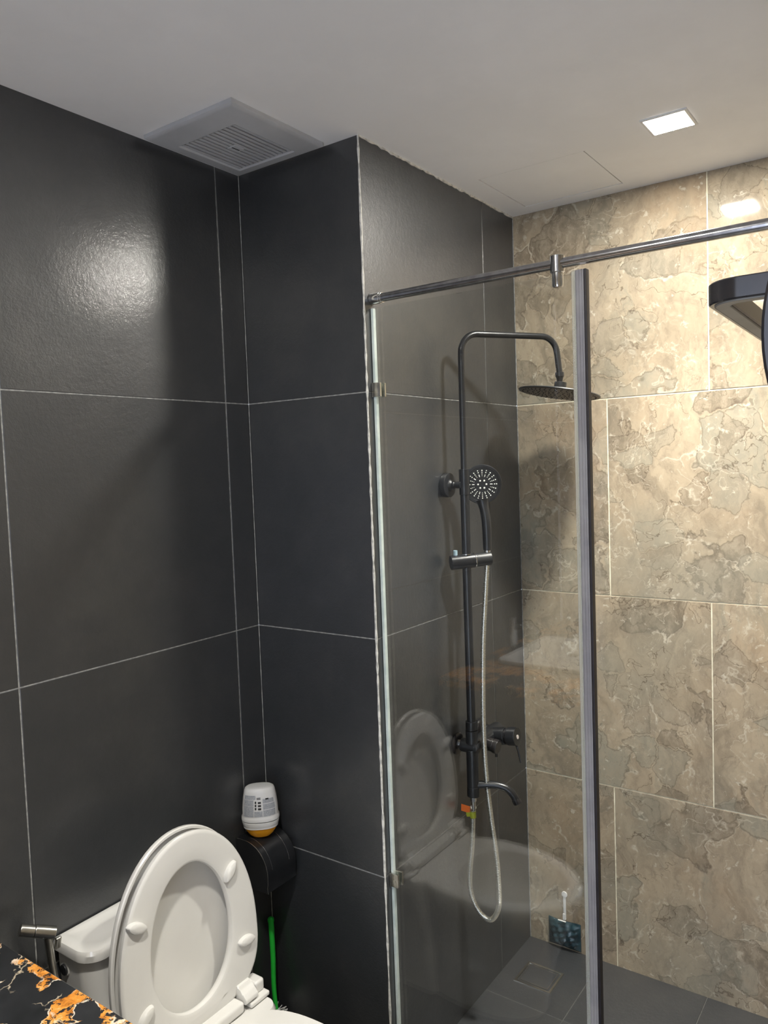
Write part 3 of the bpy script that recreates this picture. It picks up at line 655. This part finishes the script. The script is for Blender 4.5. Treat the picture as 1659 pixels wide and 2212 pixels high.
bm = BM(); rings(bm, [fe(.0440, .0320, .0425), fe(.0455, .0335, .044), fe(.0455, .0335, .050), fe(.0435, .032, .053), fe(.0430, .0315, .056), fe(.0425, .0300, .075), fe(.0400, .0275, .098), fe(.0370, .0245, .114), fe(.0345, .0225, .1205), fe(.030, .019, .1235), fe(.018, .011, .1245)])
cv = obj('dome', bm, M_PLASTIC, t)
bm = BM(); rings(bm, [fe(.0425, .0305, .0405), fe(.0425, .0305, .0430)]); obj('gap_line', bm, M_DARK, t, False, label='thin dark gap below the dome')
# printed label on the dome front: grey text block, slightly proud of the surface
def fpt(h, q, off=.0006):
    prof_ = [(.056, .0430, .0315), (.075, .0425, .0300), (.098, .0400, .0275), (.114, .0370, .0245)]
    for (z0, a0, b0), (z1, a1, b1) in zip(prof_, prof_[1:]):
        if z0 <= h <= z1 or z1 == .114:
            if h > z1 and z1 != .114: continue
            k = (h-z0)/(z1-z0); a, b = a0+(a1-a0)*k, b0+(b1-b0)*k
            if h <= z1 or z1 == .114: break
    c, s = math.cos(q), math.sin(q); e_ = 2/2.4
    a *= FS; b *= FS
    v_ = FR @ Vector(((a+off)*math.copysign(abs(s)**e_, s), (b+off)*math.copysign(abs(c)**e_, c), 0)); return (FX+v_.x, FY+v_.y, FZ+h*FS*.97)
def patch(bm, q0, q1, h0, h1, off=.0006, n=8, m=5):
    G_ = [[bm.verts.new(fpt(h0+(h1-h0)*j/m, q0+(q1-q0)*i/n, off)) for i in range(n+1)] for j in range(m+1)]
    for j in range(m):
        for i in range(n): bm.faces.new([G_[j][i], G_[j][i+1], G_[j+1][i+1], G_[j+1][i]])
QC = PI      # towards the room (-y side after rotation)
bm = BM()
for q0, q1, h0, h1 in ((-.95, -.14, .0575, .073), (-.95, -.14, .0745, .088), (-.90, -.14, .0895, .100), (-.11, .24, .0575, .071), (.27, 1.0, .0575, .084), (.16, 1.0, .0995, .109), (.27, 1.0, .0850, .0982)):
    patch(bm, QC+q0, QC+q1, h0, h1)
lb = obj('printed_label', bm, speckle(mat('grey small print', rough=0.5), (0.22, 0.24, 0.27), (0.50, 0.51, 0.53), 900), cv, False, label='grey block of small print')
bm = BM()
for k in range(3): patch(bm, QC-.06, QC+.05, .0745+.0075*k, .0790+.0075*k, .0010, 3, 2)
for k in range(3): patch(bm, QC+.12, QC+.2, .075+.0075*k, .0805+.0075*k, .0010, 3, 2)
patch(bm, QC-.05, QC+.10, .0995, .1012, .001, 3, 1); patch(bm, QC-.05, QC+.10, .1025, .1040, .001, 3, 1); patch(bm, QC-.5, QC-.3, .098, .1015, .001, 3, 1)
obj('pictograms', bm, M_DARK, cv, False, label='tiny dark pictograms')
# toilet brush standing in the corner
t = thing('toilet_brush', 'bright green long-handled brush standing in the corner below the paper holder', 'brush', (.035, -.04, ZF))
bm = BM()
tube(bm, smooth_path([(.046, -.045, .13), (.030, -.036, .20), (.026, -.03, .28), (.020, -.025, .355), (.018, -.024, .380)], 8), lambda i: .0060+.0022*(i/32.0 if i < 26 else .8), 14)
lathe(bm, (.018, -.024, .378), (0, 0, 1), [(0, .0085), (.004, .0092), (.010, .0085), (.014, .004)], 16)
M_GREEN = mat('green plastic', (0.02, 0.55, 0.05), 0.35, **{'Subsurface Weight': 0.0}); obj('handle', bm, M_GREEN, t)
bm = BM()
for k in range(160):
    a = k*2.39996; h = .03+.10*(k/160); d = Vector((math.cos(a), math.sin(a), .1*math.sin(k)))*.030
    c = Vector((.046, -.045, ZF+h)); tube(bm, [c, c+d], .0012, 5)
cyl(bm, (.046, -.045, ZF+.02), (.046, -.045, ZF+.13), .009, 16, .002)
obj('bristles', bm, mat('white bristle', (0.7, 0.72, 0.7), 0.6), t)

# ------------------------------------------------------------------ bidet sprayer
t = thing('bidet_sprayer', 'chrome handheld bidet sprayer on the left wall beside the tank', 'bidet sprayer', (.05, -.715, .70))
a_, b_ = Vector((.042, -.737, .7345)), Vector((.070, -.680, .7090))
bm = BM(); cyl(bm, a_, a_+(b_-a_)*.40, .0118, 30, .0012); cyl(bm, a_+(b_-a_)*.405, b_, .0126, 30, .0012); obj('spray_head', bm, M_STEEL, t)
c0 = a_+(b_-a_)*.78
bm = BM(); tube(bm, smooth_path([c0, c0+Vector((.004, .002, -.06)), c0+Vector((.012, .006, -.125)), c0+Vector((.016, .008, -.18))], 6), lambda i: .0085-.0001*i, 20); obj('grip', bm, M_STEEL, t)
bm = BM(); box(bm, tuple(b_+Vector((-.004, -.002, -.036))), tuple(b_+Vector((.004, .011, -.010))), .003, 3, M=Matrix.Rotation(.25, 4, 'Y')); obj('trigger', bm, M_STEEL, t)
bm = BM(); box(bm, (.0006, -.735, .612), (.012, -.700, .640), .002); tube(bm, [(.008, -.712, .628), (.045, -.700, .632)], .007, 16); obj('wall_bracket', bm, M_CHROME, t)
bm = BM(); hs = resample(smooth_path([c0+Vector((.016, .008, -.18)), (.075, -.69, .47), (.06, -.70, .36), (.03, -.72, .28), (.002, -.72, .25)], 20), .0014)
tube(bm, hs, lambda i: (.0062, .0062, .0046, .0046)[i % 4], 10); obj('hose', bm, M_CHROME, t)

# ------------------------------------------------------------------ vanity
VYE, VZT, VX = -0.858, 0.832, 0.66
t = thing('vanity_cabinet', 'dark wooden vanity cabinet under the black and gold marble top', 'cabinet', (.30, -1.42, ZF))
M_WOOD = speckle(mat('dark laminate', rough=0.4), (0.018, 0.016, 0.015), (0.03, 0.027, 0.025), 12)
bm = BM(); box(bm, (.004, -1.98, .30), (.58, VYE-.03, VZT-.031), .002); obj('body', bm, M_WOOD, t)
for y0, y1 in ((-1.96, -1.44), (-1.43, -.91)):
    bm = BM(); box(bm, (.5805, y0, .31), (.598, y1, VZT-.045), .002); d_ = obj('door', bm, M_WOOD, t)
    bm = BM(); tube(bm, fillet([(.599, (y0+y1)/2-.06, .70), (.622, (y0+y1)/2-.06, .70), (.622, (y0+y1)/2+.06, .70), (.599, (y0+y1)/2+.06, .70)], .008, 5), .005, 12); obj('handle', bm, M_GLOSSB, d_)
bm = BM()
rings(bm, [rrect(.002, VX, -2.015, VYE, .006, VZT-.03), rrect(.002, VX, -2.015, VYE, .006, VZT-.002), rrect(.004, VX-.002, -2.013, VYE-.002, .005, VZT)])
tag(obj('countertop', bm, M_COUNTER, None), 'polished black marble countertop with gold and white veins', 'countertop')
t = thing('wash_basin', 'white rectangular wash basin set on the marble countertop', 'basin', (.31, -1.32, VZT))
bm = BM(); bx = (.10, .545, -1.60, -1.12)
def rb(d, z, r=.04): return rrect(bx[0]+d, bx[1]-d, bx[2]+d, bx[3]-d, max(.008, r-d*.3), z)
rings(bm, [rb(.03, VZT+.0005), rb(0, VZT+.006), rb(0, VZT+.016), rb(.003, VZT+.019), rb(.022, VZT+.019), rb(.030, VZT+.012), rb(.05, VZT+.006), rb(.10, VZT+.004), rb(.18, VZT+.0035)])
obj('bowl', bm, M_CERAMIC, t)
bm = BM(); cyl(bm, (.33, -1.36, VZT+.0036), (.33, -1.36, VZT+.0075), .022, 28, .001); obj('drain_cap', bm, M_CHROME, t)
t = thing('basin_faucet', 'chrome mixer faucet standing behind the white basin near the wall', 'faucet', (.055, -1.36, VZT))
bm = BM(); cyl(bm, (.055, -1.36, VZT+.0006), (.055, -1.36, VZT+.12), .022, 28, .002); tube(bm, smooth_path([(.055, -1.36, VZT+.09), (.12, -1.36, VZT+.105), (.175, -1.36, VZT+.085)], 8), .011, 18); obj('body', bm, M_CHROME, t)
bm = BM(); cyl(bm, (.055, -1.36, VZT+.12), (.055, -1.36, VZT+.14), .021, 28, .002); box(bm, (.045, -1.366, VZT+.136), (.125, -1.354, VZT+.144), .003); obj('lever', bm, M_CHROME, t)

# ------------------------------------------------------------------ towel rack frame at right
PLX, PLZ = 1.3940, 1.7180
TZ = 1.7510; TH = .0185
t = thing('towel_rack', 'glossy black flat-bar towel rack with rounded corner at upper right', 'towel rack', (1.6, -.75, TZ))
def bar(bm, pts, w_, h, z):
    P = [Vector(p) for p in pts]; R = []
    for i, p in enumerate(P):
        T = (P[min(i+1, len(P)-1)]-P[max(i-1, 0)]).normalized(); s = Vector((T.y, -T.x, 0))
        q = w_/2; b_ = .0012
        R.append([p+s*q+Vector((0, 0, b_)), p+s*q+Vector((0, 0, h-b_)), p+s*(q-b_)+Vector((0, 0, h)), p-s*(q-b_)+Vector((0, 0, h)), p-s*q+Vector((0, 0, h-b_)), p-s*q+Vector((0, 0, b_)), p-s*(q-b_), p+s*(q-b_)])
    rings(bm, R)
bm = BM(); ww = .020
pts = fillet([(XR-.001, -.787, TZ), (1.3570, -.790, TZ), (1.3500, -.33, TZ), (XR-.001, -.33, TZ)], .020, 10)
bar(bm, pts, ww, TH, TZ*0); fr_ = obj('frame_bar', bm, M_GLOSSB, t)
bm = BM(); pts2 = [p+Vector((0, 0, -.0012)) for p in fillet([(1.50, -.787, TZ), (1.3585, -.790, TZ), (1.3515, -.34, TZ)], .020, 10)]
bar(bm, pts2, .0135, .0014, 0); obj('under_strip', bm, speckle(mat('grey satin underside', rough=0.4), (0.16, 0.155, 0.13), (0.2, 0.19, 0.165), 10), fr_, label='grey inset strip on the underside')
bm = BM(); PXC, PZC, PA, PB = PLX+.122, PLZ, .122, .150
el = lambda d, y: [(PXC+(PA-d)*math.cos(2*PI*k/72), y, PZC+(PB-d)*math.sin(2*PI*k/72)) for k in range(72)]
rings(bm, [el(.002, -.7965), el(0, -.798), el(0, -.803), el(.0025, -.8055)]); obj('oval_plate', bm, M_GLOSSB, t, label='curved black hanging plate')
for y in (-.787, -.33):
    bm = BM(); box(bm, (XR-.008, y-.02, TZ-.015), (XR-.0005, y+.02, TZ+.038), .002); obj('wall_plate', bm, M_GLOSSB, t)

# ------------------------------------------------------------------ floor drain
DX0, DX1, DY0, DY1 = .452, .566, .580, .684
t = thing('floor_drain', 'square steel floor drain sunk in the dark shower floor', 'drain', (.509, .632, ZF))
bm = BM(); rr = lambda d, z: sq(DX0+d, DX1-d, DY0+d, DY1-d, z)
rings(bm, [rr(-.003, ZF+.0003), rr(-.002, ZF+.003), rr(.004, ZF+.003), rr(.005, ZF+.0006)], closed=True); obj('frame', bm, M_STEEL, t)
bm = BM(); rings(bm, [rr(.012, ZF+.0004), rr(.012, ZF+.0022), rr(.014, ZF+.003)]); obj('tile_insert', bm, M_TILE, t)
bm = BM(); rings(bm, [rr(.0105, ZF+.0003), rr(.0105, ZF+.003), rr(.012, ZF+.003), rr(.012, ZF+.0003)], closed=True); obj('insert_rim', bm, M_STEEL, t)

# ------------------------------------------------------------------ hanging packet on the marble
t = thing('wall_hook', 'white round adhesive hook with strap low on the marble wall', 'hook', (.523, Y2, .205))
bm = BM(); cyl(bm, (.523, Y2-.0008, .204), (.523, Y2-.006, .204), .0095, 28, .0015); obj('hook_disc', bm, M_PLASTIC, t)
bm = BM(); box(bm, (.5185, Y2-.005, .122), (.5275, Y2-.002, .198), .001); box(bm, (.5185, Y2-.012, .120), (.5275, Y2-.009, .142), .001); box(bm, (.5185, Y2-.012, .120), (.5275, Y2-.002, .1235), .001); obj('strap', bm, M_PLASTIC, t)
t = thing('hanging_pouch', 'dark teal plastic pouch hanging from the white hook above the shower floor', 'pouch', (.522, Y2-.01, .12))
def pouch():
    bm = BM(); nx, nz = 22, 20; rnd = random.Random(3); F, Bk = [], []
    for j in range(nz+1):
        f, b = [], []
        for i in range(nx+1):
            u_, v_ = i/nx, j/nz; x = .466+.110*u_; z = .026+.090*v_
            bulge = .012*(math.sin(PI*u_)**.5)*(math.sin(PI*min(1, v_*1.05))**.5) if 0 < u_ < 1 and 0 < v_*1.05 < 1 else 0
            w_ = .0022*math.sin(23*u_+9*v_)+.0018*math.sin(31*v_-14*u_)+.0012*rnd.uniform(-1, 1)
            e_ = min(1, 6*min(u_, 1-u_, v_, 1-v_))
            ztop = -.010*max(0, (.5-abs(u_-.35))) if j == nz else 0
            f.append(bm.verts.new((x, Y2-.003-.001-bulge-w_*e_*1.0-.002*e_, z+ztop))); b.append(bm.verts.new((x, Y2-.0012, z+ztop)))
        F.append(f); Bk.append(b)
    for j in range(nz):
        for i in range(nx):
            bm.faces.new([F[j][i], F[j][i+1], F[j+1][i+1], F[j+1][i]]); bm.faces.new([Bk[j][i], Bk[j+1][i], Bk[j+1][i+1], Bk[j][i+1]])
    for i in range(nx): bm.faces.new([F[0][i+1], F[0][i], Bk[0][i], Bk[0][i+1]]); bm.faces.new([F[nz][i], F[nz][i+1], Bk[nz][i+1], Bk[nz][i]])
    for j in range(nz): bm.faces.new([F[j][0], F[j+1][0], Bk[j+1][0], Bk[j][0]]); bm.faces.new([F[j+1][nx], F[j][nx], Bk[j][nx], Bk[j+1][nx]])
    return bm
obj('pouch_body', pouch(), speckle(mat('dark teal film', rough=0.18), (0.008, 0.022, 0.030), (0.03, 0.065, 0.08), 28, .4, .6), t)
bm = BM(); box(bm, (.503, Y2-.016, .1165), (.530, Y2-.0105, .1185), .0007); obj('clip', bm, M_PLASTIC, t, label='thin white clip')
